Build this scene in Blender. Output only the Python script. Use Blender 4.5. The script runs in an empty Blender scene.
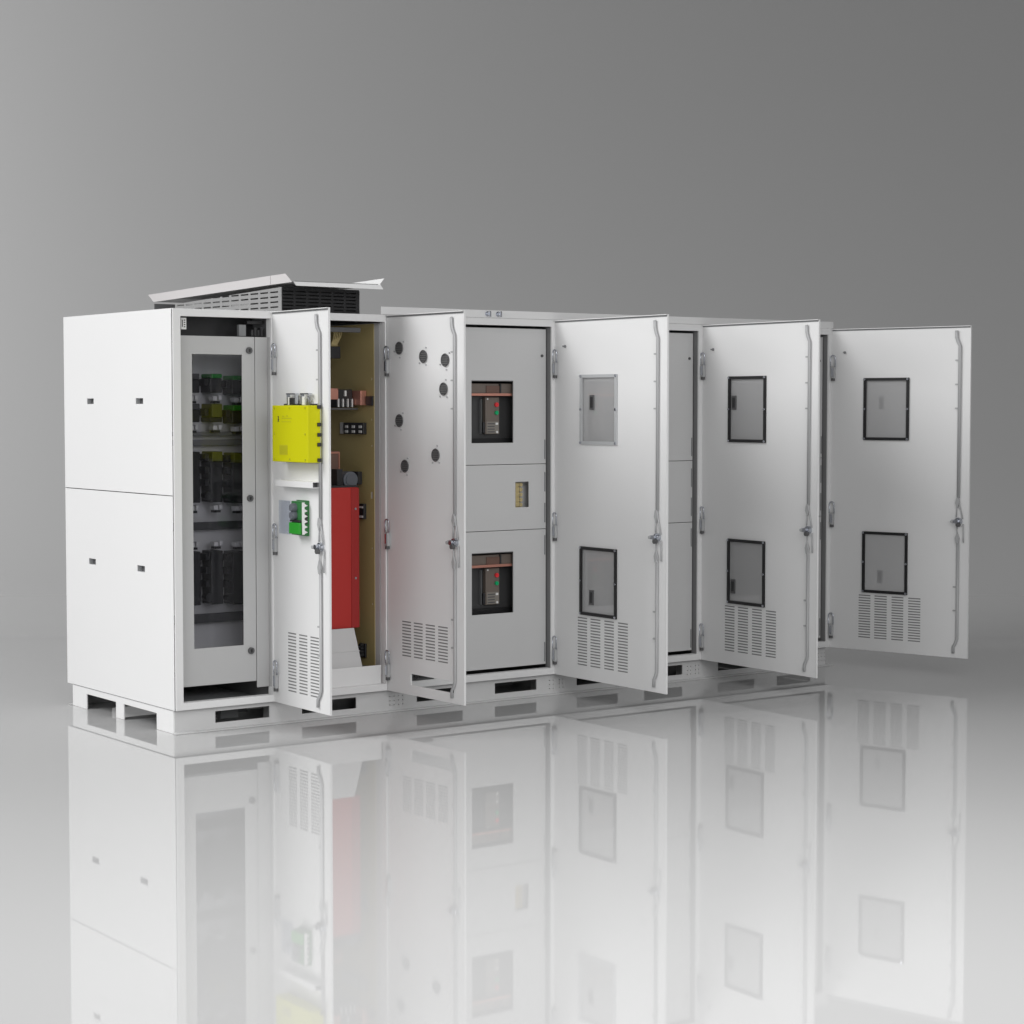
import bpy, bmesh, math, random
from mathutils import Vector, Matrix
random.seed(7)
S = bpy.context.scene
COL = S.collection
FLOOR = -0.119

# ------------------------------------------------------------------ materials
def mat(name, col, rough=.45, metal=0.0, spec=.5, bump=0.0, bscale=300.0, var=0.0, vscale=3.0, alpha=None, coat=0.0):
    m = bpy.data.materials.new(name); m.use_nodes = True
    nt = m.node_tree; b = nt.nodes['Principled BSDF']
    b.inputs['Base Color'].default_value = (*col, 1)
    b.inputs['Roughness'].default_value = rough
    b.inputs['Metallic'].default_value = metal
    b.inputs['Specular IOR Level'].default_value = spec
    b.inputs['Coat Weight'].default_value = coat
    if bump or var:
        tc = nt.nodes.new('ShaderNodeTexCoord')
    if bump:
        n = nt.nodes.new('ShaderNodeTexNoise'); n.inputs['Scale'].default_value = bscale; n.inputs['Detail'].default_value = 3
        bp = nt.nodes.new('ShaderNodeBump'); bp.inputs['Strength'].default_value = bump; bp.inputs['Distance'].default_value = .001
        nt.links.new(tc.outputs['Object'], n.inputs['Vector'])
        nt.links.new(n.outputs['Fac'], bp.inputs['Height']); nt.links.new(bp.outputs['Normal'], b.inputs['Normal'])
    if var:
        n2 = nt.nodes.new('ShaderNodeTexNoise'); n2.inputs['Scale'].default_value = vscale; n2.inputs['Detail'].default_value = 4
        mr = nt.nodes.new('ShaderNodeMapRange'); mr.inputs['To Min'].default_value = rough - var; mr.inputs['To Max'].default_value = rough + var
        nt.links.new(tc.outputs['Object'], n2.inputs['Vector'])
        nt.links.new(n2.outputs['Fac'], mr.inputs['Value']); nt.links.new(mr.outputs['Result'], b.inputs['Roughness'])
    return m

def glass_mat(name, tint, gloss=.08, rough=.02, milk=0.0):
    m = bpy.data.materials.new(name); m.use_nodes = True
    nt = m.node_tree; nt.nodes.clear()
    out = nt.nodes.new('ShaderNodeOutputMaterial'); mix = nt.nodes.new('ShaderNodeMixShader')
    tr = nt.nodes.new('ShaderNodeBsdfTransparent'); gl = nt.nodes.new('ShaderNodeBsdfGlossy')
    lw = nt.nodes.new('ShaderNodeFresnel'); lw.inputs['IOR'].default_value = 1.45
    tr.inputs['Color'].default_value = (*tint, 1); gl.inputs['Roughness'].default_value = rough
    gl.inputs['Color'].default_value = (1, 1, 1, 1)
    mth = nt.nodes.new('ShaderNodeMath'); mth.operation = 'MULTIPLY'; mth.inputs[1].default_value = gloss / .08
    nt.links.new(lw.outputs[0], mth.inputs[0]); nt.links.new(mth.outputs[0], mix.inputs[0])
    src = tr.outputs[0]
    if milk:
        df = nt.nodes.new('ShaderNodeBsdfDiffuse'); df.inputs['Color'].default_value = (.60, .60, .605, 1)
        m2 = nt.nodes.new('ShaderNodeMixShader'); m2.inputs[0].default_value = milk
        nt.links.new(tr.outputs[0], m2.inputs[1]); nt.links.new(df.outputs[0], m2.inputs[2]); src = m2.outputs[0]
    nt.links.new(src, mix.inputs[1]); nt.links.new(gl.outputs[0], mix.inputs[2])
    nt.links.new(mix.outputs[0], out.inputs[0])
    return m

M = {}
M['door_grey'] = mat('grey inner door paint', (.46, .46, .46), .5, bump=.05, bscale=450, var=.06)
M['side'] = mat('bright white side sheet', (.89, .89, .89), .45, bump=.05, bscale=450, var=.06)
M['hood'] = mat('hood sheet grey with lid shade', (.29, .29, .29), .5, bump=.05, bscale=450, var=.06)  # grey stands in for the lid's shade on the louvred panel
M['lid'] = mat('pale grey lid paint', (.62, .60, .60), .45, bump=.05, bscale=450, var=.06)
M['shade_edge'] = mat('dark reveal shade and cut-out edge', (.21, .21, .212), .6)  # painted shade of the opening reveals; breaker cut-out edges share it
M['backing'] = mat('pale zinc backing plate', (.78, .78, .77), .5, bump=.05)
M['white'] = mat('white powder coat', (.78, .78, .78), .55, spec=.35, bump=.05, bscale=450, var=.06)
M['plate'] = mat('light grey powder coat', (.60, .60, .60), .45, bump=.05, bscale=450, var=.06)
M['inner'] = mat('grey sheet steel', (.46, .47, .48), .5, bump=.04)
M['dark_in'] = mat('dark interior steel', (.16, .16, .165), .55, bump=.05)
M['plinth'] = mat('plinth grey paint', (.62, .62, .62), .5, bump=.05, var=.06)
M['olive'] = mat('yellow passivated steel', (.52, .42, .19), .45, metal=.1, bump=.08, bscale=60, var=.1, vscale=6)
M['black'] = mat('black rubber', (.012, .012, .013), .45)
M['grille_black'] = mat('black grille sheet', (.012, .012, .013), .6, bump=.4, bscale=250)
M['mblack'] = mat('black moulded plastic', (.022, .022, .024), .4, bump=.1, bscale=500)
M['dgrey'] = mat('dark grey plastic', (.09, .09, .092), .45, bump=.1, bscale=500)
M['mgrey'] = mat('mid grey plastic', (.22, .225, .23), .45)
M['chrome'] = mat('zinc plated steel', (.55, .57, .62), .25, metal=1.0, bump=.05)
M['rod'] = mat('galvanised rod steel', (.43, .435, .44), .55, metal=.1, bump=.05, var=.08, vscale=20)
M['yellow'] = mat('bright yellow paint', (.58, .57, .0), .5, spec=.25, bump=.06, bscale=400, var=.05)
M['yellow_dark'] = mat('embossed olive yellow label', (.50, .48, .005), .5)
M['print'] = mat('faint olive print', (.43, .42, .01), .5)
M['ink'] = mat('dark print ink', (.05, .05, .02), .5)
M['fan'] = mat('slate grey fan shroud', (.12, .13, .15), .45)
M['red'] = mat('red module paint', (.46, .028, .022), .38, bump=.05, var=.06)
M['red_trim'] = mat('darker red edging', (.34, .018, .016), .45)
M['green'] = mat('green plastic', (.02, .30, .02), .4)
M['green_pcb'] = mat('green circuit board', (.03, .17, .045), .4, bump=.2, bscale=120)
M['contact_green'] = mat('dark green module cap', (.01, .24, .03), .45)
M['cap_reflection'] = mat('module cap with olive reflection', (.13, .14, .01), .45)  # green cap shifted to olive to paint in the yellow box's reflection
M['copper'] = mat('copper busbar', (.66, .31, .24), .35, metal=.7, bump=.06, bscale=80, var=.1, vscale=12)
M['brown'] = mat('brown moulded cover', (.15, .085, .065), .45)
M['charcoal'] = mat('charcoal breaker body', (.052, .052, .053), .3, bump=.1, bscale=300)
M['taupe'] = mat('taupe breaker cover', (.165, .135, .115), .4, bump=.1, bscale=200)
M['taupe_light'] = mat('grey brown keypad', (.24, .22, .195), .45)
M['cream'] = mat('cream ribbon cable', (.55, .45, .22), .5)
M['brass'] = mat('brass terminals', (.56, .46, .24), .4, metal=.35)
M['wht'] = mat('white plastic', (.75, .75, .74), .4)
M['btn_red'] = mat('red push button', (.75, .03, .04), .3)
M['btn_green'] = mat('green push button', (.0, .42, .15), .3)
M['grom'] = mat('dark perforated grommet', (.15, .15, .15), .55, bump=.8, bscale=160)
M['glass'] = glass_mat('smoked acrylic', (.80, .80, .82), .022)
M['pane'] = glass_mat('translucent grey polycarbonate', (.9, .9, .9), .05, milk=.45)
M['clear'] = glass_mat('pale blue transparent sheet', (.90, .92, .96), .05)
M['filter'] = mat('dark louvre slot shade', (.26, .26, .26), .9, spec=.1, bump=.5, bscale=200)  # tone painted for the shade behind the louvre slots
M['floor'] = mat('polished white studio floor', (.52, .52, .52), .02, spec=.5)
M['wall'] = mat('studio cove paint', (.52, .52, .52), .6, spec=.5)
_nt = M['wall'].node_tree   # polished where it meets the floor, matt further up
_g = _nt.nodes.new('ShaderNodeTexCoord'); _sx = _nt.nodes.new('ShaderNodeSeparateXYZ'); _mr = _nt.nodes.new('ShaderNodeMapRange')
_mr.inputs['From Min'].default_value = FLOOR; _mr.inputs['From Max'].default_value = FLOOR + .35
_mr.inputs['To Min'].default_value = .02; _mr.inputs['To Max'].default_value = .6
_nt.links.new(_g.outputs['Object'], _sx.inputs[0]); _nt.links.new(_sx.outputs['Z'], _mr.inputs['Value'])
_nt.links.new(_mr.outputs['Result'], _nt.nodes['Principled BSDF'].inputs['Roughness'])

# ------------------------------------------------------------------ mesh helpers
class MB:
    def __init__(s): s.bm = bmesh.new(); s.mats = []; s.cur = 0
    def use(s, key):
        if key not in s.mats: s.mats.append(key)
        s.cur = s.mats.index(key); return s
    def _fin(s, vs, T=None):
        if T is not None: bmesh.ops.transform(s.bm, matrix=T, verts=vs)
        fs = set(f for v in vs for f in v.link_faces)
        for f in fs: f.material_index = s.cur
        return s
    def box(s, x0, x1, y0, y1, z0, z1, T=None, bev=0.0):
        x0, x1 = min(x0, x1), max(x0, x1); y0, y1 = min(y0, y1), max(y0, y1); z0, z1 = min(z0, z1), max(z0, z1)
        r = bmesh.ops.create_cube(s.bm, size=1)
        vs = r['verts']
        for v in vs:
            v.co = Vector(((v.co.x + .5) * (x1 - x0) + x0, (v.co.y + .5) * (y1 - y0) + y0, (v.co.z + .5) * (z1 - z0) + z0))
        if bev:
            es = list(set(e for v in vs for e in v.link_edges))
            rb = bmesh.ops.bevel(s.bm, geom=es, offset=bev, segments=2, affect='EDGES', profile=.5)
            vs = list(set(v for f in rb['faces'] for v in f.verts) | set(v for v in vs if v.is_valid))
        return s._fin(vs, T)
    def cyl(s, p, axis, r, h, seg=16, r2=None):
        rr = bmesh.ops.create_cone(s.bm, cap_ends=True, cap_tris=False, segments=seg, radius1=r, radius2=r if r2 is None else r2, depth=h)
        q = Vector((0, 0, 1)).rotation_difference(Vector(axis).normalized())
        T = Matrix.Translation(Vector(p) + Vector(axis).normalized() * h / 2) @ q.to_matrix().to_4x4()
        return s._fin(rr['verts'], T)
    def tube(s, pts, r, seg=8, closed=False, flat=None):
        pts = [Vector(p) for p in pts]; rings = []
        n = len(pts)
        for i, p in enumerate(pts):
            a = pts[(i - 1) % n] if (closed or i > 0) else p
            b = pts[(i + 1) % n] if (closed or i < n - 1) else p
            t = (b - a).normalized()
            up = Vector((0, 1, 0)) if abs(t.y) < .9 else Vector((1, 0, 0))
            e1 = t.cross(up).normalized(); e2 = e1.cross(t).normalized()
            f1, f2 = (r, r) if flat is None else flat
            rings.append([s.bm.verts.new(p + e1 * f1 * math.cos(2 * math.pi * k / seg) + e2 * f2 * math.sin(2 * math.pi * k / seg)) for k in range(seg)])
        m = n if closed else n - 1
        for i in range(m):
            A, B = rings[i], rings[(i + 1) % n]
            for k in range(seg):
                f = s.bm.faces.new((A[k], A[(k + 1) % seg], B[(k + 1) % seg], B[k])); f.material_index = s.cur; f.smooth = True
        if not closed:
            f = s.bm.faces.new(rings[0]); f.material_index = s.cur
            f = s.bm.faces.new(list(reversed(rings[-1]))); f.material_index = s.cur
        return s
    def poly(s, pts, d):
        d = Vector(d)
        a = [s.bm.verts.new(Vector(p)) for p in pts]; b = [s.bm.verts.new(Vector(p) + d) for p in pts]
        n = len(a)
        fs = [s.bm.faces.new(a), s.bm.faces.new(list(reversed(b)))]
        for i in range(n): fs.append(s.bm.faces.new((a[i], b[i], b[(i + 1) % n], a[(i + 1) % n])))
        for f in fs: f.material_index = s.cur
        return s
    def plate(s, x0, x1, z0, z1, y0, y1, holes=(), T=None):
        """solid sheet in local XZ with thickness y0..y1 and rectangular holes (xa, xb, za, zb)"""
        xs = sorted(set([x0, x1] + [min(max(h[i], x0), x1) for h in holes for i in (0, 1)]))
        zs = sorted(set([z0, z1] + [min(max(h[i], z0), z1) for h in holes for i in (2, 3)]))
        def solid(i, j):
            if i < 0 or j < 0 or i >= len(xs) - 1 or j >= len(zs) - 1: return False
            cx, cz = (xs[i] + xs[i + 1]) / 2, (zs[j] + zs[j + 1]) / 2
            return not any(h[0] < cx < h[1] and h[2] < cz < h[3] for h in holes)
        V = {}
        def v(i, j, k):
            if (i, j, k) not in V: V[(i, j, k)] = s.bm.verts.new((xs[i], (y0, y1)[k], zs[j]))
            return V[(i, j, k)]
        def face(*vv):
            f = s.bm.faces.new(vv); f.material_index = s.cur
        for i in range(len(xs) - 1):
            for j in range(len(zs) - 1):
                if not solid(i, j): continue
                face(v(i, j, 0), v(i + 1, j, 0), v(i + 1, j + 1, 0), v(i, j + 1, 0))
                face(v(i, j, 1), v(i, j + 1, 1), v(i + 1, j + 1, 1), v(i + 1, j, 1))
                if not solid(i - 1, j): face(v(i, j, 0), v(i, j + 1, 0), v(i, j + 1, 1), v(i, j, 1))
                if not solid(i + 1, j): face(v(i + 1, j, 0), v(i + 1, j, 1), v(i + 1, j + 1, 1), v(i + 1, j + 1, 0))
                if not solid(i, j - 1): face(v(i, j, 0), v(i, j, 1), v(i + 1, j, 1), v(i + 1, j, 0))
                if not solid(i, j + 1): face(v(i, j + 1, 0), v(i + 1, j + 1, 0), v(i + 1, j + 1, 1), v(i, j + 1, 1))
        if T is not None: bmesh.ops.transform(s.bm, matrix=T, verts=list(V.values()))
        return s
    def build(s, name, parent=None, key=None, loc=None, bevel=0.0, smooth=False, origin=None):
        bmesh.ops.recalc_face_normals(s.bm, faces=s.bm.faces)
        if origin is not None:
            bmesh.ops.translate(s.bm, vec=-Vector(origin), verts=s.bm.verts); loc = origin
        me = bpy.data.meshes.new(name); s.bm.to_mesh(me); s.bm.free()
        for k in (s.mats or [key]): me.materials.append(M[k])
        o = bpy.data.objects.new(name, me); COL.objects.link(o)
        if loc is not None: o.location = loc
        if parent is not None: o.parent = parent
        if smooth:
            for p in me.polygons: p.use_smooth = True
        if bevel:
            b = o.modifiers.new('edge', 'BEVEL'); b.width = bevel; b.segments = 2; b.limit_method = 'ANGLE'; b.angle_limit = math.radians(50)
        return o

def B(key):
    return MB().use(key)

def empty(name, loc, label, cat, group=None):
    o = bpy.data.objects.new(name, None); COL.objects.link(o); o.location = loc
    o.empty_display_size = .1
    tag(o, label, cat, group); return o
def tag(o, label=None, cat=None, group=None, kind=None):
    if label: o['label'] = label
    if cat: o['category'] = cat
    if group: o['group'] = group
    if kind: o['kind'] = kind
    return o
def copy_tree(o, parent=None):
    c = o.copy(); COL.objects.link(c)
    if parent is not None: c.parent = parent
    for ch in list(o.children): copy_tree(ch, c)
    return c

# plates standing across the depth direction: local X -> world Y, local Y(thickness) -> world X
def TX(x): return Matrix(((0, 1, 0, x), (1, 0, 0, 0), (0, 0, 1, 0), (0, 0, 0, 1)))

D = 1.30; W = 4.556; H = 2.0
# ------------------------------------------------------------------ plinth (base frame)
base = empty('base_frame', (2.27, .63, FLOOR), 'long low light grey steel plinth with forklift slots under both white cabinets', 'plinth')
O = Vector(base.location)
def bp(mb, name, **k):
    bmesh.ops.translate(mb.bm, vec=-O, verts=mb.bm.verts); return mb.build(name, base, **k)
def dots(x): return [(x + i * .026 - .003, x + i * .026 + .003, z - .003, z + .003) for i in range(2) for z in (-.085, -.062, -.039)]
fs = [(.237, .549), (.742, 1.073), (1.457, 1.76), (1.978, 2.268), (2.555, 2.86), (3.06, 3.356), (3.64, 3.94), (4.13, 4.42)]
holes = [(a, b, -.083, -.024) for a, b in fs]
for x in (1.285, 1.34, 2.36, 2.43, 3.395, 3.46, 4.46, 4.515): holes += dots(x)
mb = B('plinth').plate(.012, 4.545, FLOOR + .001, -.004, .028, .034, holes)
bp(mb, 'front_rail')
mb = B('plinth').plate(.012, 4.545, FLOOR + .001, -.004, 1.244, 1.250, [(a, b, -.083, -.024) for a, b in fs])
bp(mb, 'rear_rail')
sh = [(.220, .602, FLOOR - .01, -.036), (.697, 1.062, FLOOR - .01, -.036)]
for x in (.006, 4.545):
    mb = B('side').plate(.034, 1.244, FLOOR + .001, -.004, 0, .006, sh, TX(x))  # lighter than the front rail: light on the side put into the colour
    bp(mb, 'side_rail')
for x in (.62, 1.25, 2.37, 3.47):
    mb = B('plinth').plate(.034, 1.244, FLOOR + .001, -.006, 0, .006, sh, TX(x))
    bp(mb, 'cross_member')
mb = B('plinth').box(.0, 4.575, -.010, .028, FLOOR + .0005, FLOOR + .007)
bp(mb, 'floor_flange', bevel=.001)
mb = B('plinth').box(-.01, 4.575, 1.2502, 1.265, FLOOR + .0005, FLOOR + .007)
bp(mb, 'floor_flange', bevel=.001)
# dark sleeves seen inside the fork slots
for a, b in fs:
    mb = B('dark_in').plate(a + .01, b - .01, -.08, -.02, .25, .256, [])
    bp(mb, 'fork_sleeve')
mb = B('mgrey').box(.36, .46, .2, .245, -.095, -.03); bp(mb, 'bracket')

# ------------------------------------------------------------------ cabinets
left = empty('equipment_cabinet', (.63, .65, 0), 'white two-bay cabinet at left, glazed inner door shut, sloping vent hood on top', 'cabinet')
right = empty('switchgear_cabinet', (2.9, .65, 0), 'long white three-bay cabinet with three wide open windowed doors and a flat roof lip', 'cabinet')
def part(root, mb, name, **k):
    bmesh.ops.translate(mb.bm, vec=-Vector(root.location), verts=mb.bm.verts)
    return mb.build(name, root, **k)
def sub(root, parent, mb, name, **k):
    """child of a part whose own location is zero in the root's frame"""
    bmesh.ops.translate(mb.bm, vec=-Vector(root.location), verts=mb.bm.verts)
    return mb.build(name, parent, **k)

# --- left cabinet shell
slots = [(1.0, .703), (.418, .703), (1.003, 1.556), (.412, 1.556)]
def sslot(y0, z): return (y0 - .087, y0 + .0, z - .034, z + .0)
# side panels, each a pressed sheet with two recessed grips
s_lo = [(.917, 1.003, .672, .703), (.328, .415, .672, .703)]
s_hi = [(.922, 1.005, 1.528, 1.557), (.330, .415, 1.528, 1.557)]
for nm, z0, z1, hh in (('side_panel', .0, 1.070, s_lo), ('side_panel', 1.074, H, s_hi)):
    mb = B('side').plate(.012, D, z0, z1, 0, .004, hh, TX(0))
    sp = part(left, mb, nm, bevel=.0015)
    for h in hh:
        g = B('inner')
        g.use('inner').box(.004, .03, h[0] - .004, h[0], h[2] - .004, h[3] + .004)
        g.box(.004, .03, h[1], h[1] + .004, h[2] - .004, h[3] + .004)
        g.box(.004, .03, h[0], h[1], h[3], h[3] + .004)
        g.box(.004, .03, h[0], h[1], h[2] - .004, h[2])
        g.use('dark_in').box(.026, .03, h[0], h[1], h[2], h[3])
        sub(left, sp, g, 'recessed_grip')
# front frame: posts, top rail, sill
def frame(root, x0, x1, posts, ztop, key='white', zs=.036, key2=False):
    mb = B(key)
    hx = [(a, b, zs, ztop) for a, b in posts]
    mb.plate(x0, x1, 0.0, H, 0.0, .012, hx)
    for a, b in posts:   # returns going back round every opening
        mb.box(a - .003, a, .012, .05, zs, ztop)
        mb.box(a - .003, b + .003, .012, .05, zs - .004, zs)
        if key2: mb.box(b, b + .003, .012, .05, zs, ztop)
    fr_ = part(root, mb, 'front_frame', bevel=.002)
    for a, b in posts:
        if key2: sub(root, fr_, B('shade_edge').box(a, b, .0125, .05, ztop + .0002, ztop + .004), 'reveal_shade')
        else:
            sub(root, fr_, B('shade_edge').box(b + .0002, b + .004, .0125, .058, zs, ztop).box(a, b, .0125, .05, ztop + .0002, ztop + .004), 'reveal_shade')  # dark strips paint the shade in the reveals, not a separate part
    return fr_
frame(left, .006, 1.2525, [(.047, .556), (.585, 1.243)], 1.962, key2=True)
part(left, B('white').box(.004, 1.25, .012, D, H - .004, H), 'roof_panel')
part(left, B('white').box(.004, 1.25, D - .004, D, .0, H - .004), 'back_panel')
part(left, B('inner').box(.004, 1.25, .05, D - .004, 0.0, .004), 'floor_panel')
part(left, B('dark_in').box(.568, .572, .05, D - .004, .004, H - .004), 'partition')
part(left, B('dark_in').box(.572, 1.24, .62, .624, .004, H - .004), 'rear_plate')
# lip strips of opening (thin bright inner lip on sill)
# white sill guard of the second bay
part(left, B('white').box(.585, 1.236, .035, .040, .036, .135), 'sill_guard', bevel=.0015)
# olive side mounting plate of bay two with holes
mb = B('olive').plate(.10, .61, .115, 1.955, 0, .003, [(.105 + .012, .105 + .03, 1.022, 1.058), (.118, .126, 1.30, 1.31), (.118, .126, 1.44, 1.45), (.115, .125, 1.655, 1.668), (.118, .126, .75, .76), (.118, .126, .45, .46)], TX(1.236))
part(left, mb, 'mounting_plate')
part(left, B('plate').box(1.2385, 1.2415, .05, .62, .004, 1.958), 'partition')
part(left, B('dgrey').box(.60, 1.13, .06, .075, 1.905, 1.93), 'cross_rail', bevel=.002)

# --- bay one: inner door with smoked glass, and strip beside it
dz0, dz1 = .110, 1.868
mb = B('door_grey').plate(.052, .482, dz0, dz1, .040, .046, [(.129, .410, .299, 1.777)])
mb.box(.052, .482, .046, .058, dz1 - .004, dz1); mb.box(.052, .482, .046, .058, dz0, dz0 + .004)
idoor = part(left, mb, 'inner_door', bevel=.0015)
sub(left, idoor, B('glass').box(.124, .415, .047, .050, .294, 1.782), 'glass_pane')
for z in (1.799, 1.048, .268):
    k = B('dgrey').cyl((.449, .0395, z), (0, -1, 0), .017, .010, 20)
    k.use('black').box(.445, .453, .0275, .0295, z - .008, z + .008)
    sub(left, idoor, k, 'quarter_turn_lock')
for z in (1.55, 1.0, .45):
    sub(left, idoor, B('mgrey').cyl((.051, .036, z - .04), (0, 0, 1), .005, .08, 10), 'hinge')
part(left, B('door_grey').plate(.4845, .5553, .076, 1.868, .038, .044, []).box(.5553, .5585, .0125, .044, .076, 1.868), 'filler_strip', bevel=.002)
part(left, B('backing').box(.053, .56, .30, .304, .15, 1.84), 'mounting_plate')
part(left, B('mblack').box(.047, .555, .20, .204, 1.85, 1.99), 'header_panel')
part(left, B('mgrey').box(.41, .45, .07, .09, 1.872, 1.93), 'bracket')
t = B('wht').box(.066, .094, .030, .038, 1.898, 1.955)
t.use('mblack').box(.070, .074, .0285, .030, 1.91, 1.945)
for k in range(4): t.box(.080, .088, .0285, .030, 1.908 + k * .011, 1.913 + k * .011)
part(left, t, 'terminal_tag')
t = B('mblack')
for k in range(4): t.box(.475 + k * .018, .488 + k * .018, .06, .09, 1.875, 1.905 + .012 * (k % 2))
t.box(.46, .55, .075, .095, 1.935, 1.95)
part(left, t, 'wiring_clips')
for z0, z1, key in ((1.315, 1.345, 'mgrey'), (1.365, 1.385, 'mgrey'), (.88, .92, 'dgrey'), (.40, .445, 'dgrey')):
    part(left, B(key).box(.054, .549, .262, .299, z0, z1), 'mounting_rail', bevel=.002)

# --- fuse modules behind the smoked glass (things standing inside)
GRP = 'modules behind the smoked glass inner door'
def module(x0, x1, z0, z1, tall, capkey, caph, label, lean=True):
    root = empty('fuse_module', ((x0 + x1) / 2, .299, z0), label, 'module', GRP)
    def mp(mb, nm, **k):
        bmesh.ops.translate(mb.bm, vec=-Vector(root.location), verts=mb.bm.verts); return mb.build(nm, root, **k)
    y0 = .185
    mp(B('mblack').box(x0, x1, y0 + .01, .299, z0, z1 - caph, bev=.004), 'housing')
    if capkey: mp(B(capkey).box(x0 + .004, x1 - .004, y0, .299, z1 - caph, z1, bev=.004), 'cap')
    n = 4 if tall else 1
    for i in range(n):
        zz = z0 + (z1 - z0) * ((i + .55) / n)
        if tall and i == 0:
            mp(B('mblack').cyl((x0 - .012, .24, zz), (0, -1, 0), .022, .05, 14), 'knob')
        else:
            mp(B('mblack').box(x0 - .024, x0, .21, .27, zz - .018, zz + .018, bev=.003), 'terminal')
    zz = (z1 + .035) if tall and z0 < .6 else (z0 - .028)
    c = B('wht').box(x0 + .02, x0 + .045, .20, .25, zz - .012, zz + .012, bev=.003).box(x0 + .052, x0 + .07, .20, .25, zz - .010, zz + .014, bev=.003)
    c.use('mblack').box(x0 + .028, x0 + .064, .21, .25, zz - .026, zz - .014)
    mp(c, 'wire_clip')
    return root
cols = [(.175, .250, 'left'), (.309, .378, 'middle'), (.434, .506, 'right')]
rows = [(1.585, 1.682, False, 'top'), (1.435, 1.530, False, 'second'), (1.025, 1.285, True, 'third'), (.50, .775, True, 'bottom')]
caps = {('top', 'left'): ('dgrey', .03, 'small black fuse module with a grey cap, top row left behind the smoked glass'),
        ('top', 'middle'): ('contact_green', .022, 'small black fuse module with a dim green cap, top row middle behind the smoked glass'),
        ('top', 'right'): ('contact_green', .022, 'small black fuse module with a green cap, top row right behind the smoked glass'),
        ('second', 'left'): ('dgrey', .03, 'small black fuse module with a grey cap, second row left behind the smoked glass'),
        ('second', 'middle'): ('cap_reflection', .07, 'small fuse module with a deep olive reflection painted on its cap, second row middle behind the smoked glass'),
        ('second', 'right'): ('green', .028, 'small black fuse module with the brightest green cap behind the smoked glass'),
        ('third', 'left'): (None, 0, 'tall black fuse module, third row left behind the smoked glass'),
        ('third', 'middle'): ('cap_reflection', .05, 'tall black fuse module with an olive reflection painted on its cap, third row middle behind the smoked glass'),
        ('third', 'right'): ('cap_reflection', .05, 'tall black fuse module with an olive reflection painted on its cap, third row right behind the smoked glass'),
        ('bottom', 'left'): (None, 0, 'tall all-black fuse module, bottom row left behind the smoked glass'),
        ('bottom', 'middle'): (None, 0, 'tall all-black fuse module, bottom row middle behind the smoked glass'),
        ('bottom', 'right'): (None, 0, 'tall all-black fuse module, bottom row right behind the smoked glass')}
for z0, z1, tall, rn in rows:
    for x0, x1, cn in cols:
        ck, chh, lb = caps[(rn, cn)]
        dz = -.008 if cn == 'right' else 0
        module(x0, x1, z0 + dz, z1 + dz, tall, ck, chh, lb)

# --- vent hood on the left cabinet's roof
hoodslots = []
for zi in range(9):
    z = 2.022 + zi * .0255
    for k in range(11):
        y = .055 + k * .105
        hoodslots.append((y, y + .083, z, z + .0075))
mb = B('hood').plate(.022, 1.215, H + .001, 2.19, 0, .003, hoodslots, TX(.63))
bmesh.ops.bisect_plane(mb.bm, geom=mb.bm.verts[:] + mb.bm.edges[:] + mb.bm.faces[:], plane_co=(0, .022, 2.126), plane_no=(0, .034, 1.0), clear_outer=True)
hood = part(left, mb, 'vent_hood')
def hs(mb, nm, **k): return sub(left, hood, mb, nm, **k)
mb = B('hood').plate(.022, 1.215, H + .001, 2.12, 0, .003, [], TX(1.0985))
hs(mb, 'louvre_panel')
mb = B('grille_black').plate(.634, 1.098, H + .001, 2.125, .024, .028, [(.64 + k * .0755, .64 + k * .0755 + .062, 2.012 + j * .018, 2.0185 + j * .018) for k in range(6) for j in range(6)])  # slotted sheet in plain black
mb.use('black').box(.634, 1.098, .06, .064, H + .001, 2.115)
hs(mb, 'front_grille')
hs(B('white').box(.634, 1.098, 1.211, 1.215, H + .001, 2.085), 'rear_panel')
# lid: sloping sheet with upstanding side flanges and a raked front lip
lx0, lx1 = .617, 1.255
def zl(y): return 2.1435 - .0245 * (y - .02)
sheet = B('hood')
sheet.poly([(lx0 + .012, -.115, zl(-.115)), (lx0 + .004, 1.46, zl(1.46)), (lx1 - .125, 1.46, zl(1.46)), (lx1 - .125, -.115, zl(-.115))], (0, 0, .004))
lid = hs(sheet, 'lid')
def lidp(mb): bmesh.ops.translate(mb.bm, vec=-Vector(left.location), verts=mb.bm.verts); return mb
# side flanges belong to the lid's mesh: build them as further sub-parts of the hood
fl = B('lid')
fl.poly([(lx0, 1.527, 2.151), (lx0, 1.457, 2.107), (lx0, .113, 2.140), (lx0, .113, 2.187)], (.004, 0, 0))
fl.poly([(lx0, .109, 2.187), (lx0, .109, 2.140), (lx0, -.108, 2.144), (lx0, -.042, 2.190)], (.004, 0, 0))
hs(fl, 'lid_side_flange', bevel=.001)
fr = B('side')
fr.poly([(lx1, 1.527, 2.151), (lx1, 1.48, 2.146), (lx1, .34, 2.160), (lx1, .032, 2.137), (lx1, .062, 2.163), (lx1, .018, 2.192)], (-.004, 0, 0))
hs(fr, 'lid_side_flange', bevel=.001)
lp = B('side')  # whiter than the lid sheet: the lip's glare is put into the colour
lp.poly([(lx0 + .006, -.118, 2.146), (lx0 + .018, -.122, 2.126), (lx1 - .10, -.122, 2.124), (lx1 - .115, -.118, 2.147)], (0, .003, 0))
hs(lp, 'lid_front_lip')
hs(B('dark_in').box(lx0 + .006, lx1 - .006, 1.458, 1.461, 2.055, 2.098), 'lid_rear_lip')

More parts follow.
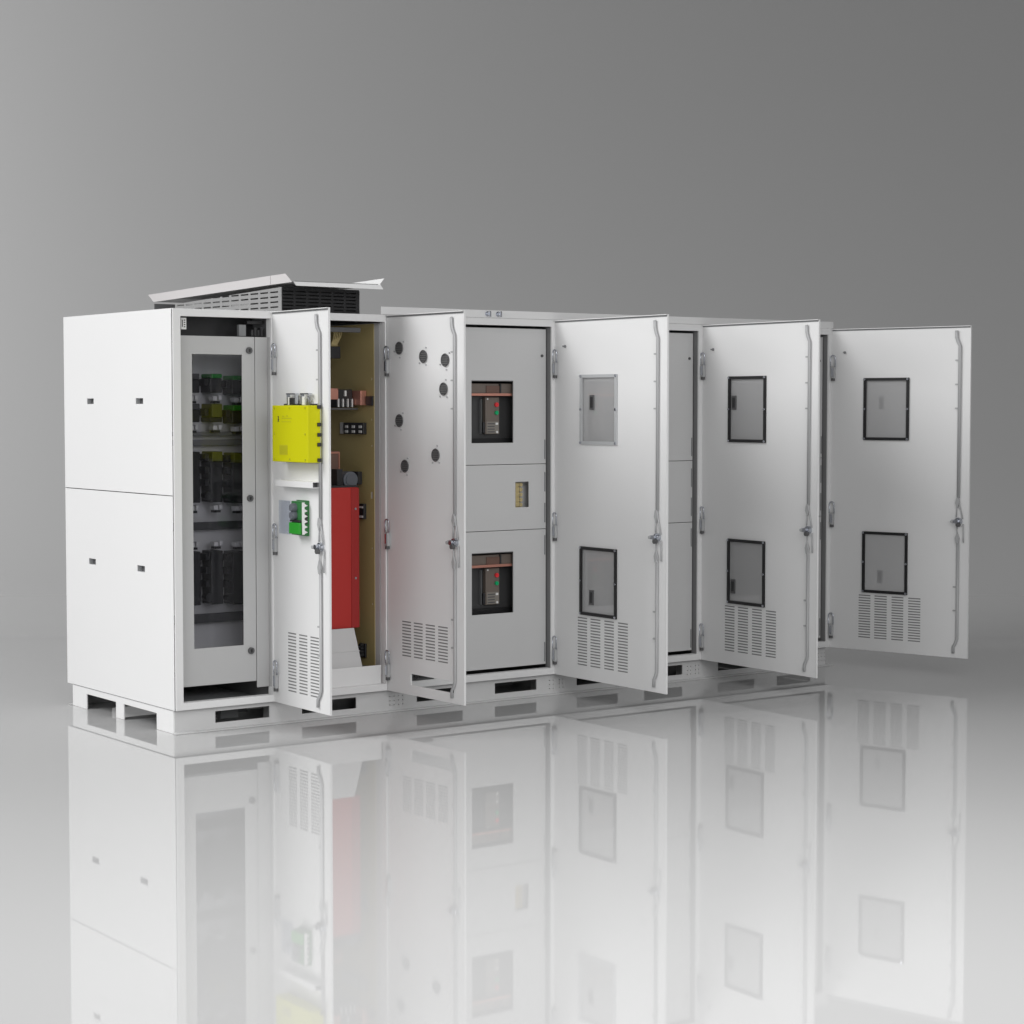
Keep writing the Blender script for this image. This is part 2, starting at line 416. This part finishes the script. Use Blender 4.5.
# --- right cabinet shell
bays = [(1.37, 2.352), (2.52, 3.450), (3.60, 4.527)]
frame(right, 1.2555, W, bays, 1.962)
part(right, B('white').box(1.2555, W, .012, D, H - .004, H), 'roof_panel')
part(right, B('white').box(1.2555, W, D - .004, D, .0, H - .004), 'back_panel')
part(right, B('white').box(W - .004, W, .012, D - .004, .0, H - .004), 'side_panel', bevel=.0015)
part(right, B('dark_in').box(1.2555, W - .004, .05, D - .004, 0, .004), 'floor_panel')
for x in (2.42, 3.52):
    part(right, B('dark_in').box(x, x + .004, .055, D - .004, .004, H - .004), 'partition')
lip = B('white').box(1.213, W + .002, -.009, -.006, 2.0012, 2.042).box(1.262, W + .002, -.006, .03, 2.038, 2.042)
lip.box(W - .001, W + .002, -.006, .03, 2.0012, 2.038)
part(right, lip, 'roof_lip', bevel=.0015)
for x in (1.900, 1.972):
    e = B('chrome').cyl((x, -.009, 2.022), (0, -1, 0), .015, .006, 6).cyl((x, -.015, 2.022), (0, -1, 0), .009, .018, 14).box(x - .004, x + .004, -.043, -.031, 2.005, 2.036)
    part(right, e, 'lifting_bolt')
# inner panels: three tiers per bay
tiers = [(1.1935, 1.949), (.826, 1.1905), (.056, .823)]
for bi, (a, b) in enumerate(bays):
    for ti, (z0, z1) in enumerate(tiers):
        x0, x1 = a + .004, b - .006
        if bi == 0:
            hl = [[(1.834, 2.119, 1.313, 1.658)], [(2.133, 2.226, .951, 1.094)], [(1.835, 2.119, .363, .705)]][ti]
        else:
            px = a + (1.845 - 1.37)
            hl = [[(px, px + .24, 1.313, 1.656)], [], [(px, px + .24, .363, .703)]][ti]
        mb = B('plate').plate(x0, x1, z0, z1, .046, .050, hl)
        for h in hl:   # folded edges of the cut-out
            mb.use('shade_edge').box(h[0] - .002, h[0] + .004, .0505, .070, h[2], h[3]).box(h[1], h[1] + .003, .0505, .058, h[2], h[3]).box(h[0], h[1], .0505, .058, h[3] - .004, h[3] + .002)
        p = part(right, mb, 'inner_panel', bevel=.0012)
        for zz in ((z1 - .12, z0 + .08) if ti == 0 else ((z1 - .10, z0 + .09) if ti == 1 else (z1 - .09, z0 + .07))):
            if ti == 0 and zz > 1.5:
                sub(right, p, B('dgrey').cyl((x1 - .03, .0455, zz - .03), (0, -1, 0), .008, .006, 12), 'screw')
            else:
                sub(right, p, B('mgrey').box(x1 - .012, x1 - .006, .0425, .0455, zz - .055, zz + .055, bev=.001), 'hinge')
        if bi > 0:
            for h in hl:
                sub(right, p, B('dgrey').box(h[0] - .01, h[1] + .01, .078, .081, h[2] - .01, h[3] + .01), 'blanking_plate')

# ------------------------------------------------------------------ doors
def louvre(cols, ztop, n, pitch=.0163, h=.0066):
    return [(a, b, ztop - i * pitch - h, ztop - i * pitch) for (a, b) in cols for i in range(n)]
HINGES = [1.832, .917, .217]
DT = .009
def door(root, hx, fx, fy, holes, through):
    L = math.hypot(fx - hx, fy); rz = math.atan2(fy, fx - hx)
    mb = B('white')
    z0, z1 = 0.0, 1.996
    mb.plate(0.0, L, z0, z1, 0.0, .002, list(holes) + list(through))
    mb.plate(0.0, L, z0, z1, DT - .002, DT, list(through))
    mb.box(L - .002, L, .002, DT - .002, z0, z1); mb.box(0, .002, .002, DT - .002, z0, z1)
    mb.box(.002, L - .002, .002, DT - .002, z1 - .002, z1); mb.box(.002, L - .002, .002, DT - .002, z0, z0 + .002)
    for h in through:
        mb.box(h[0] - .002, h[0], .002, DT - .002, h[2], h[3]); mb.box(h[1], h[1] + .002, .002, DT - .002, h[2], h[3])
        mb.box(h[0], h[1], .002, DT - .002, h[3], h[3] + .002); mb.box(h[0], h[1], .002, DT - .002, h[2] - .002, h[2])
    # inward lips along top and free edge
    mb.box(.004, L, -.013, -.0002, z1 - .004, z1); mb.box(L - .003, L, -.003, -.0002, z0, z1 - .004)
    d = mb.build('door', root, bevel=.0012)
    MB().use('mgrey').box(.006, L - .006, -.0030, -.0003, z1 - .0115, z1 - .0045).build('door_gasket', d)
    if holes:
        f = MB().use('filter').box(min(h[0] for h in holes) - .01, max(h[1] for h in holes) + .01, .0030, .0060, min(h[2] for h in holes) - .01, max(h[3] for h in holes) + .006)
        f.build('slot_shade_sheet', d)  # dark sheet standing in for the shade inside the slots
    d.location = Vector((hx, 0.0, 0)) - Vector(root.location); d.rotation_euler = (0, 0, rz)
    return d, L
def add_hinges(d, du=0.0):
    for zt in HINGES:
        h = B('chrome')
        pts = []
        for k in range(13):
            a = math.pi * k / 12; pts.append((.017 + .017 * math.cos(a), -.014, zt - .017 + .017 * math.sin(a)))
        pts += [(0.0, -.014, zt - .07), (.034, -.014, zt - .07)]
        h.tube(pts, .0042, 8, closed=True)
        h.use('rod').box(.004, .030, -.020, -.0003, zt - .143, zt - .066, bev=.003)
        h.use('chrome').box(.010, .024, -.024, -.020, zt - .13, zt - .078)
        h.use('dgrey').cyl((.017, -.011, zt - .158), (0, 0, 1), .012, .016, 12)
        bmesh.ops.translate(h.bm, vec=(du, 0, 0), verts=h.bm.verts)
        h.build('hinge', d)
def add_rod(d, u, s=1.0, bend=-.022, studs=(1.791, 1.647, 1.504), lows=(.430, .287), ztip=1.968, zbot=.028):
    y = -.0085
    r = B('rod')
    r.tube([(u + bend, y, ztip), (u + bend + .002, y, 1.928), (u + bend + .010, y, 1.903), (u, y, 1.875), (u, y, .965)], .008, 8, flat=(.0108, .005))
    r.poly([(u - .017, y - .008, .935), (u - .003, y - .008, .905), (u + .011, y - .008, .940), (u + .002, y - .008, .972), (u - .010, y - .008, .968)], (0, .011, 0))
    r.tube([(u - .008, y, .93), (u - .012, y, .85)], .004, 6); r.tube([(u + .004, y, .945), (u + .03, y, .84)], .0045, 6)
    for z in studs: r.box(u - .028, u - .006, -.012, -.0003, z - .004, z + .004)
    r.build('latch_rod', d)
    r = B('rod')
    r.tube([(u, y, .70), (u, y, .115), (u + bend * .4, y, .088), (u + bend, y, .066), (u + bend, y, zbot)], .008, 8, flat=(.010, .005))
    r.poly([(u - .017, y - .008, .725), (u - .004, y - .008, .760), (u + .011, y - .008, .722), (u + .002, y - .008, .690), (u - .010, y - .008, .694)], (0, .011, 0))
    r.tube([(u - .008, y, .80), (u - .006, y, .735)], .004, 6); r.tube([(u + .034, y, .81), (u + .036, y, .70)], .004, 6)
    for z in lows: r.box(u - .028, u - .006, -.012, -.0003, z - .004, z + .004)
    r.build('latch_rod', d)
    k = B('chrome').cyl((u + .002, -.0005, .826), (0, -1, 0), .022, .018, 24)
    k.cyl((u + .002, -.0185, .826), (0, -1, 0), .013, .022, 8)
    k.box(u - .036, u + .03, -.030, -.023, .815, .836, bev=.003)
    k.use('dgrey').cyl((u + .012, -.022, .806), (0, -1, 0), .013, .018, 10)
    k.use('rod').cyl((u - .028, -.030, .825), (0, -1, 0), .009, .010, 12)
    k.build('cam_lock', d)
def add_window(d, a, b, z0, z1, key='black', handle=None, hkey='dgrey', sx=1.0):
    w = .017
    f = B(key)
    f.box(a, b, -.010, -.0003, z1 - w, z1).box(a, b, -.010, -.0003, z0, z0 + w).box(a, a + w, -.010, -.0003, z0 + w, z1 - w).box(b - w, b, -.010, -.0003, z0 + w, z1 - w)
    f.use('chrome')
    for u in (a + .008, b - .008):
        for z in (z0 + .008, (z0 + z1) / 2, z1 - .008):
            f.cyl((u, -.010, z), (0, -1, 0), .0075, .004, 10)
    f.build('window_frame', d, bevel=.0)
    B('pane').box(a + w - .004, b - w + .004, .003, .006, z0 + w - .004, z1 - w + .004).build('window_pane', d)
    if handle:
        u, z = handle
        yo = .007 if hkey == 'mgrey' else -.004
        h = B('inner' if hkey == 'mgrey' else hkey).box(u, u + .038 * sx, yo, yo + .0065, z - .082, z, bev=.002)
        h.use('mgrey' if hkey == 'mgrey' else 'mblack').box(u + .008 * sx, u + .030 * sx, yo - .001, yo, z - .07, z - .012)
        h.build('window_catch', d)

# door of bay one
lA = louvre([(.150, .236), (.266, .351), (.382, .469)], .373, 19)
dA, L = door(left, .562, .548, -.582, lA, [])
add_hinges(dA, .022); add_rod(dA, .503, bend=-.034)
t = B('white').plate(.115, .500, 1.115, 1.146, -.048, -.046, []).box(.115, .500, -.046, -.0003, 1.143, 1.146).box(.115, .500, -.046, -.0003, 1.115, 1.118).box(.115, .117, -.046, -.0003, 1.118, 1.143)
t.use('dark_in').box(.46, .462, -.0455, -.0003, 1.118, 1.143)
t.build('cable_tray', dA, bevel=.0008)
# door of bay two, with grommets and a cut-out
cut = [(.215, .600, .052, .112)]
lB = louvre([(.136, .219), (.243, .325), (.351, .436), (.463, .549)], .386, 12)
gpos = [(.123, 1.821), (.343, 1.773), (.536, 1.751), (.522, 1.604), (.123, 1.441), (.451, 1.266), (.173, 1.203)]
dB, L = door(left, 1.2535, 1.270, -.696, lB, cut)
add_hinges(dB); add_rod(dB, .622, bend=-.027)
for i, (u, z) in enumerate(gpos):
    g = B('grom').cyl((u, -.0004, z), (0, -1, 0), .031, .005, 28)
    g.use('dgrey').tube([(u + .031 * math.cos(2 * math.pi * k / 28), -.006, z + .031 * math.sin(2 * math.pi * k / 28)) for k in range(28)], .003, 6, closed=True)
    g.use('mblack')
    for k in range(5):
        for j in range(5):
            if (k - 2) ** 2 + (j - 2) ** 2 < 6: g.cyl((u + (k - 2) * .011, -.0054, z + (j - 2) * .011), (0, -1, 0), .0035, .0012, 6)
    g.use('rod')
    for k in range(3):
        a = math.radians((200, 100 * 0 - 85, 40)[k] + i * 23 % 40)
        g.cyl((u + .050 * math.cos(a), -.0004, z + .050 * math.sin(a)), (0, -1, 0), .0042, .005, 8)
    g.build('vent_grommet', dB)
# doors of the right cabinet
def wide(hx, fx, fy, s, upper_key, handles, hk='dgrey'):
    w1 = (.244 * s, .572 * s, 1.307, 1.690); w2 = (.244 * s, .572 * s, .361, .741)
    thr = [(a + .010, b - .010, c + .010, e - .010) for a, b, c, e in (w1, w2)]
    lv = louvre([(.216 * s, .303 * s), (.333 * s, .423 * s), (.458 * s, .543 * s), (.578 * s, .665 * s)], .345, 17)
    d, L = door(right, hx, fx, fy, lv, thr)
    add_hinges(d); add_rod(d, (.920 if s == 1 else .883) + (.017 if hx > 3 and s == 1 else 0), bend=-.024)
    add_window(d, *w1, key=upper_key, handle=(handles[0], 1.578), hkey=hk, sx=s); add_window(d, *w2, handle=(handles[0], .503), hkey=hk, sx=s)
    q = B('mgrey').cyl((.100 * s, -.0004, 1.850), (0, -1, 0), .008, .006, 10).cyl((.100 * s, -.006, 1.850), (0, -1, 0), .0045, .014, 10)
    q.build('stop_bolt', d)
    return d
wide(2.374, 2.357, -.993, 1.0, 'inner', (.325,))
wide(3.479, 3.445, -1.006, 1.0, 'black', (.27,))
wide(4.554, 4.791, -.921, .952, 'black', (.33,), 'mgrey')

# ------------------------------------------------------------------ devices on the first door (door plane is x ~ .56)
def dev(name, loc, label, cat, group=None):
    r = empty(name, loc, label, cat, group)
    r.rotation_euler = (0, 0, math.atan2(-.582, -.009)); return r
def dpos(u, y, z):
    a = math.atan2(-.582, -.009)
    return (.560 + u * math.cos(a) - y * math.sin(a), u * math.sin(a) + y * math.cos(a), z)
P = .081
yc = dev('control_unit', dpos(.3310, -.001, 1.24), 'bright yellow control box mounted on the inside of the leftmost open door', 'control box')
hw = .181
yc_h = B('yellow').box(-hw, hw, -P, -.004, 0, .281, bev=.004)
yc_h.build('housing', yc)
B('rod').plate(-hw - .004, hw + .01, -.006, .290, -.0035, -.0005, []).build('mounting_plate', yc)
def yf(mb, nm, **k): return mb.build(nm, yc, **k)
lab = B('yellow_dark').box(-.105, -.022, -P - .0012, -P, .035, .085)
for k in range(7): lab.use('print').box(-.100 + k * .0115, -.095 + k * .0115, -P - .0024, -P - .0012, .040, .08)
yf(lab, 'rating_label')
ink = B('ink').box(-.121, -.112, -P - .001, -P, .222, .228).box(-.121, -.108, -P - .001, -P, .208, .213).box(-.123, -.108, -P - .001, -P, .200, .204).box(-.119, -.113, -P - .001, -P, .204, .222)
yf(ink, 'printed_mark')
ink = B('print').box(-.082, .02, -P - .001, -P, .2155, .219).box(-.075, -.055, -P - .001, -P, .225, .229).box(-.035, -.018, -P - .001, -P, .226, .231).box(-.082, .015, -P - .001, -P, .198, .201)
yf(ink, 'printed_lines')
for u in (-.155, 0.0, .155):
    for z in (.014, .140, .268):
        if u == 0 and z == .140: continue
        yf(B('print').cyl((u, -P, z), (0, -1, 0), .005, .003, 10), 'screw')
for z in (.274, .188, .138, .090, .014):
    yf(B('mblack').box(hw, hw + .009, -.030, -.010, z - .010, z + .008, bev=.002), 'side_connector')
ug = B('mgrey').plate(hw, hw + .0015, .03, .135, -.062, -.036, [(hw + .0002, hw + .001, .04, .05)])
c1 = B('chrome').box(-.125, -.035, -.032, -.010, .335, .341).box(-.122, -.118, -.03, -.012, .285, .335).box(-.042, -.038, -.03, -.012, .285, .335)
c1.use('mblack').box(-.09, -.045, -.034, -.008, .283, .318, bev=.003); c1.use('wht').box(-.112, -.095, -.03, -.01, .283, .322, bev=.002)
yf(c1, 'cable_connector')
c2 = B('chrome').box(.015, .100, -.032, -.010, .335, .341).box(.02, .024, -.03, -.012, .285, .335)
c2.use('wht').box(.035, .06, -.032, -.010, .283, .325, bev=.002)
c2.use('mgrey').tube([(.07, -.02, .283), (.07, -.02, .31), (.078, -.02, .32), (.088, -.02, .31), (.088, -.02, .283)], .006, 8)
yf(c2, 'cable_connector')
for u0, u1 in ((-.16, -.125), (-.02, .0), (.11, .15)):
    yf(B('mblack').box(u0, u1, -.026, -.010, .281, .288), 'port_cap')

gt = dev('relay_board', dpos(.325, -.001, .873), 'green relay board with white zigzag terminals, on the door below the yellow box', 'relay board')
gp = .055
B('green_pcb').box(-.055, .055, -.012, 0, 0, .176).build('circuit_board', gt)
B('green_pcb').box(-.052, .0545, -gp + .012, -.012, .004, .172, bev=.002).build('housing', gt)
for z in (.140, .101):
    B('fan').cyl((-.012, -gp - .004, z), (0, -1, 0), .0205, .010, 18, .018).cyl((-.012, -gp + .0125, z), (0, -1, 0), .0225, .018, 18).build('coil_cap', gt)
B('mblack').box(-.045, .05, -gp, -gp + .0115, .070, .080).build('spacer', gt)
B('green').box(-.050, .053, -gp - .004, -gp + .0115, .010, .066, bev=.003).build('relay', gt)
tz = B('wht').box(.0548, .060, -.0425, -.030, .008, .168)
for k in range(6):
    z = .022 + k * .0265
    tz.poly([(.0552, -.031, z - .010), (.0552, -.013, z - .003), (.0552, -.031, z + .007)], (.006, 0, 0))
tz.build('terminal_strip', gt)
B('mblack').box(.055, .0585, -.030, -.0125, .062, .11).build('port_cap', gt)
B('clear').box(-.245, -.130, -.008, -.005, .0, .168).build('pale_blue_plate', gt)  # thin pale blue transparent rectangle beside the board

# ------------------------------------------------------------------ devices inside bay two
pm = empty('power_module', (.90, .13, .12), 'tall red power module behind a sloping grey guard in the second bay', 'power module')
def pp(mb, nm, **k):
    bmesh.ops.translate(mb.bm, vec=-Vector(pm.location), verts=mb.bm.verts); return mb.build(nm, pm, **k)
pp(B('red').box(.66, 1.150, .130, .50, .332, 1.085, bev=.004), 'housing')
pp(B('red_trim').box(1.108, 1.157, .1265, .130, .335, 1.082, bev=.001), 'edge_strip')
for z in (.97, .60): pp(B('chrome').cyl((1.132, .1265, z), (0, -1, 0), .006, .005, 10), 'screw')
pp(B('mblack').box(.66, 1.157, .134, .50, 1.0855, 1.095), 'top_gasket')
pp(B('fan').cyl((1.150, .20, 1.122), (0, 1, 0), .045, .08, 24).cyl((1.150, .1995, 1.122), (0, -1, 0), .030, .004, 20), 'cooling_fan')
pp(B('mblack').box(1.065, 1.10, .20, .28, 1.0955, 1.18), 'fan_bracket'); pp(B('mblack').box(1.195, 1.222, .20, .28, 1.0955, 1.165), 'fan_bracket')
gd = B('plate').poly([(.66, .112, .335), (.66, .058, .108), (1.137, .058, .108), (1.113, .112, .335)], (0, .004, 0))
pp(gd, 'sloping_guard', bevel=.001)
pp(B('plate').box(.66, 1.13, .0815, .0835, .212, .216), 'guard_crease')

bm_ = empty('capacitor_bank', (1.04, .25, 1.10), 'dark brown capacitor block standing behind the fan above the red module', 'capacitor')
def cp(mb, nm, **k):
    bmesh.ops.translate(mb.bm, vec=-Vector(bm_.location), verts=mb.bm.verts); return mb.build(nm, bm_, **k)
cp(B('brown').box(.97, 1.134, .285, .45, 1.097, 1.275, bev=.006), 'housing')
cp(B('copper').box(1.04, 1.132, .281, .2849, 1.262, 1.272).box(1.126, 1.132, .281, .2849, 1.12, 1.262), 'terminal_bar')

fh = empty('fuse_holder', (1.12, .25, 1.50), 'black fuse switch between copper bars, high up in the second bay', 'fuse switch')
def fp(mb, nm, **k):
    bmesh.ops.translate(mb.bm, vec=-Vector(fh.location), verts=mb.bm.verts); return mb.build(nm, fh, **k)
fp(B('copper').box(.95, 1.10, .24, .255, 1.552, 1.612, bev=.002), 'busbar')
fp(B('copper').box(1.1965, 1.233, .17, .26, 1.522, 1.600, bev=.002), 'busbar')
fp(B('mblack').box(1.10, 1.195, .25, .36, 1.510, 1.607, bev=.004), 'housing')
for x in (1.098, 1.127, 1.157, 1.184): fp(B('wht').box(x, x + .006, .238, .2495, 1.512, 1.556), 'contact_blade')
fp(B('wht').box(1.140, 1.150, .238, .2495, 1.57, 1.60), 'contact_blade')
fp(B('dgrey').box(1.03, 1.215, .23, .36, 1.498, 1.507), 'support_tray')
fp(B('mblack').box(1.222, 1.234, .10, .16, 1.52, 1.57), 'end_block')

ct = empty('cable_plug', (1.09, .25, 1.77), 'black plug with cream ribbon cable near the top of the second bay', 'cable plug')
def kp(mb, nm, **k):
    bmesh.ops.translate(mb.bm, vec=-Vector(ct.location), verts=mb.bm.verts); return mb.build(nm, ct, **k)
kp(B('mblack').box(1.04, 1.122, .25, .34, 1.772, 1.836, bev=.003), 'plug_body')
kp(B('mgrey').box(1.03, 1.09, .30, .40, 1.86, 1.922, bev=.003), 'junction_box')
r = B('cream')
for k in range(5):
    x = 1.072 + k * .008
    r.tube([(x, .262, 1.832), (x, .26, 1.85), (x + .012 + k * .003, .262, 1.872 + k * .004), (x + .022 + k * .003, .27, 1.905), (x + .024 + k * .003, .29, 1.925)], .0042, 6)
kp(r, 'ribbon_cable')

# small sockets on the olive plate (facing -X)
sk = empty('relay_socket', (1.234, .30, 1.36), 'black relay socket with six white contacts beside a grey tile, on the olive side plate', 'relay socket')
def sp_(mb, nm, **k):
    bmesh.ops.translate(mb.bm, vec=-Vector(sk.location), verts=mb.bm.verts); return mb.build(nm, sk, **k)
sp_(B('mblack').box(1.212, 1.2355, .172, .375, 1.366, 1.428, bev=.002), 'socket_body')
sp_(B('plate').box(1.222, 1.2355, .380, .428, 1.366, 1.428, bev=.002), 'end_tile')
f = B('wht')
for y in (.20, .27, .34):
    for z in (1.380, 1.406): f.box(1.209, 1.212, y - .014, y + .014, z - .007, z + .007)
sp_(f, 'contacts')
sw = empty('rocker_switch', (1.234, .20, .90), 'small black double switch with white ends, low on the olive side plate', 'switch')
def wp(mb, nm, **k):
    bmesh.ops.translate(mb.bm, vec=-Vector(sw.location), verts=mb.bm.verts); return mb.build(nm, sw, **k)
wp(B('mblack').box(1.218, 1.2355, .178, .228, .910, .992, bev=.002), 'switch_body')
wp(B('wht').box(1.216, 1.218, .184, .222, .916, .928).box(1.216, 1.218, .184, .222, .968, .978), 'rocker')
cb = empty('cable_gland', (1.234, .20, .16), 'black coiled cable gland near the foot of the olive side plate', 'cable gland')
def gp_(mb, nm, **k):
    bmesh.ops.translate(mb.bm, vec=-Vector(cb.location), verts=mb.bm.verts); return mb.build(nm, cb, **k)
g = B('mblack')
for k in range(4): g.cyl((1.2355, .205, .172 + k * .018), (-1, 0, 0), .010, .03, 12)
gp_(g.box(1.226, 1.2355, .18, .234, .160, .236, bev=.002), 'gland_body')
for k in range(3):
    gp_(B('mblack').tube([(1.205, .205, .175 + k * .02), (1.195, .22, .178 + k * .02), (1.200, .24, .18 + k * .02)], .006, 6), 'cable')

# ------------------------------------------------------------------ circuit breakers in bay three
def breaker(x0, zb, label):
    r = empty('circuit_breaker', (x0 + .1425, .09, zb), label, 'circuit breaker', 'circuit breakers in the panel cut-outs')
    def q(mb, nm, **k):
        bmesh.ops.translate(mb.bm, vec=-Vector(r.location), verts=mb.bm.verts); return mb.build(nm, r, **k)
    x1 = x0 + .285; zt = zb + .343
    q(B('charcoal').box(x0 - .02, x1 + .08, .125, .33, zb - .02, zt - .085), 'housing')
    top = B('taupe').box(x0 - .004, x1 + .03, .080, .124, zt - .082, zt - .014, bev=.003)
    q(top, 'arc_chute_cover')
    q(B('brown').box(x0 + .11, x0 + .205, .074, .080, zt - .070, zt - .026, bev=.002).use('mblack').box(x0 + .198, x0 + .208, .070, .080, zt - .066, zt - .016), 'nameplate')
    q(B('copper').box(x0 - .004, x1 + .02, .062, .078, zt - .083, zt - .068, bev=.003), 'front_bar')
    cp_ = q(B('taupe').box(x0 + .118, x0 + .212, .095, .1245, zb + .048, zt - .090, bev=.003), 'control_panel')
    kp2 = B('taupe_light').box(x0 + .124, x0 + .206, .0925, .095, zb + .052, zb + .118)
    kp2.use('dgrey')
    for i in range(4): kp2.box(x0 + .130, x0 + .178, .0915, .0925, zb + .058 + i * .015, zb + .064 + i * .015)
    kp2.use('wht').cyl((x0 + .194, .0925, zb + .060), (0, -1, 0), .007, .003, 10).box(x0 + .185, x0 + .202, .0915, .0925, zb + .10, zb + .112)
    q(kp2, 'keypad')
    q(B('btn_red').cyl((x0 + .190, .095, zt - .131), (0, -1, 0), .0125, .010, 16), 'push_button')
    q(B('btn_green').cyl((x0 + .190, .095, zt - .176), (0, -1, 0), .0115, .010, 16), 'push_button')
    q(B('wht').cyl((x0 + .131, .095, zt - .10), (0, -1, 0), .005, .003, 10), 'screw')
    q(B('mblack').box(x0 + .102, x0 + .116, .095, .1245, zb + .055, zb + .115, bev=.002), 'charging_lever')
    q(B('mgrey').box(x0 + .096, x0 + .098, .105, .1245, zb + .05, zt - .10), 'trim_line')
    q(B('black').box(x0 - .02, x1 + .08, .105, .1245, zb - .02, zb + .026), 'plinth_block')
    return r
breaker(1.845, 1.313, 'upper of two dark circuit breakers with red and green buttons, in the third bay')
breaker(1.8455, .361, 'lower of two dark circuit breakers with red and green buttons, in the third bay')
ts = empty('terminal_block', (2.175, .09, .95), 'brass and cream terminal strip in the small cut-out between the two breakers', 'terminal strip')
def tp(mb, nm, **k):
    bmesh.ops.translate(mb.bm, vec=-Vector(ts.location), verts=mb.bm.verts); return mb.build(nm, ts, **k)
tp(B('cream').box(2.13, 2.182, .075, .12, .945, 1.10, bev=.002), 'rail_body')
for k in range(5):
    tp(B('brass').cyl((2.192 - .004, .090, .963 + k * .0285), (0, -1, 0), .0115, .022, 14).box(2.150, 2.180, .068, .075, .955 + k * .0285, .972 + k * .0285), 'terminal')
tp(B('plate').box(2.10, 2.28, .11, .134, .92, 1.12), 'back_plate')
br = empty('latch_bracket', (1.45, .03, .036), 'black latch bracket on the sill, seen through the slot in the second open door', 'bracket')
def lb(mb, nm, **k):
    bmesh.ops.translate(mb.bm, vec=-Vector(br.location), verts=mb.bm.verts); return mb.build(nm, br, **k)
lb(B('dgrey').box(1.392, 1.45, .012, .04, .0365, .075, bev=.002), 'foot')
lb(B('mblack').box(1.462, 1.548, .006, .03, .050, .067, bev=.002), 'gap_shade_bar')  # black bar painting the dark gap under the inner panel
lb(B('dgrey').box(1.45, 1.56, .012, .03, .0365, .049), 'slide')
lb(B('mblack').cyl((1.44, .011, .062), (0, -1, 0), .014, .012, 14).box(1.468, 1.476, .012, .03, .058, .095), 'pivot')

# ------------------------------------------------------------------ studio: floor, backdrop
CAM = Vector((-4.543, -9.054, 1.5197)); YAW = 0.63124; TILT = 0.052607; F = 2020.6
fw = Vector((math.sin(YAW), math.cos(YAW), 0)); rt = Vector((math.cos(YAW), -math.sin(YAW), 0))
gc = Vector((CAM.x, CAM.y, 0))
def cyc(d, s, z): return gc + fw * d + rt * s + Vector((0, 0, z))
mb = B('floor')
d0, d1, R_ = -6.0, 14.2, 8.0
v = [mb.bm.verts.new(cyc(d, s, FLOOR)) for d, s in ((d0, -14), (d0, 14), (d1, 14), (d1, -14))]
mb.bm.faces.new(v)
fo = mb.build('studio_floor'); tag(fo, 'glossy white studio floor that mirrors the cabinets', 'floor', kind='structure')
mb = B('wall')
prof = []
for k in range(97):
    a = math.pi / 2 * (k / 96) ** 1.4
    prof.append((d1 + R_ * math.sin(a), FLOOR + R_ - R_ * math.cos(a)))
prof.append((d1 + R_, 12.0))
prev = None
for d, z in prof:
    cur = [mb.bm.verts.new(cyc(d, -14, z)), mb.bm.verts.new(cyc(d, 14, z))]
    if prev: mb.bm.faces.new((prev[0], prev[1], cur[1], cur[0]))
    prev = cur
bo = mb.build('backdrop', smooth=True); tag(bo, 'plain grey curved studio backdrop', 'backdrop', kind='structure')

# ------------------------------------------------------------------ light
w = bpy.data.worlds.new('World'); S.world = w; w.use_nodes = True
bg = w.node_tree.nodes['Background']; bg.inputs[0].default_value = (1, 1, 1, 1); bg.inputs[1].default_value = .20
def area(name, loc, target, sx, sy, power, spread=180):
    l = bpy.data.lights.new(name, 'AREA'); l.shape = 'RECTANGLE'; l.size = sx; l.size_y = sy; l.energy = power
    l.spread = math.radians(spread)
    o = bpy.data.objects.new(name, l); COL.objects.link(o); o.location = loc
    o.rotation_euler = (Vector(target) - Vector(loc)).to_track_quat('-Z', 'Y').to_euler()
    return o
area('softbox_side', (-9.0, 3.5, 9.0), (1.5, -.4, .9), 6.5, 6.5, 255, 80)
area('softbox_front', (-.4, -7.4, 3.3), (1.8, -.6, .5), 5.0, 3.5, 82, 120)
area('fill_light', (-4.8, -3.8, 2.4), (2.4, -.5, .6), 3.0, 2.6, 32, 110)  # unseen fill, added to lift the inner faces of the doors
area('softbox_overhead', (-.8, -6.2, 5.4), (-.8, -6.1, 0), 6.0, 6.0, 160, 110)
area('backdrop_fill', (-4.0, 8.5, 5.0), (3.5, 11.5, 3.5), 2.5, 2.5, 420)  # unseen lamp added to brighten the left of the backdrop

# ------------------------------------------------------------------ camera
c = bpy.data.cameras.new('Camera'); co = bpy.data.objects.new('Camera', c); COL.objects.link(co)
c.sensor_width = 36.0; c.lens = F / 1024 * 36.0; c.clip_end = 200; c.clip_start = .05
f3 = Vector((math.sin(YAW) * math.cos(TILT), math.cos(YAW) * math.cos(TILT), -math.sin(TILT)))
u3 = rt.cross(f3)
Rm = Matrix((rt, u3, -f3)).transposed()
co.matrix_world = Matrix.Translation(CAM) @ Rm.to_4x4()
S.camera = co
S.render.resolution_x = 1024; S.render.resolution_y = 1024
S.render.engine = 'CYCLES'
S.cycles.max_bounces = 10; S.cycles.transparent_max_bounces = 16
S.cycles.use_denoising = True
S.view_settings.view_transform = 'Standard'; S.view_settings.look = 'None'
S.view_settings.exposure = 0.0; S.view_settings.gamma = 1.0; S.view_settings.use_curve_mapping = False
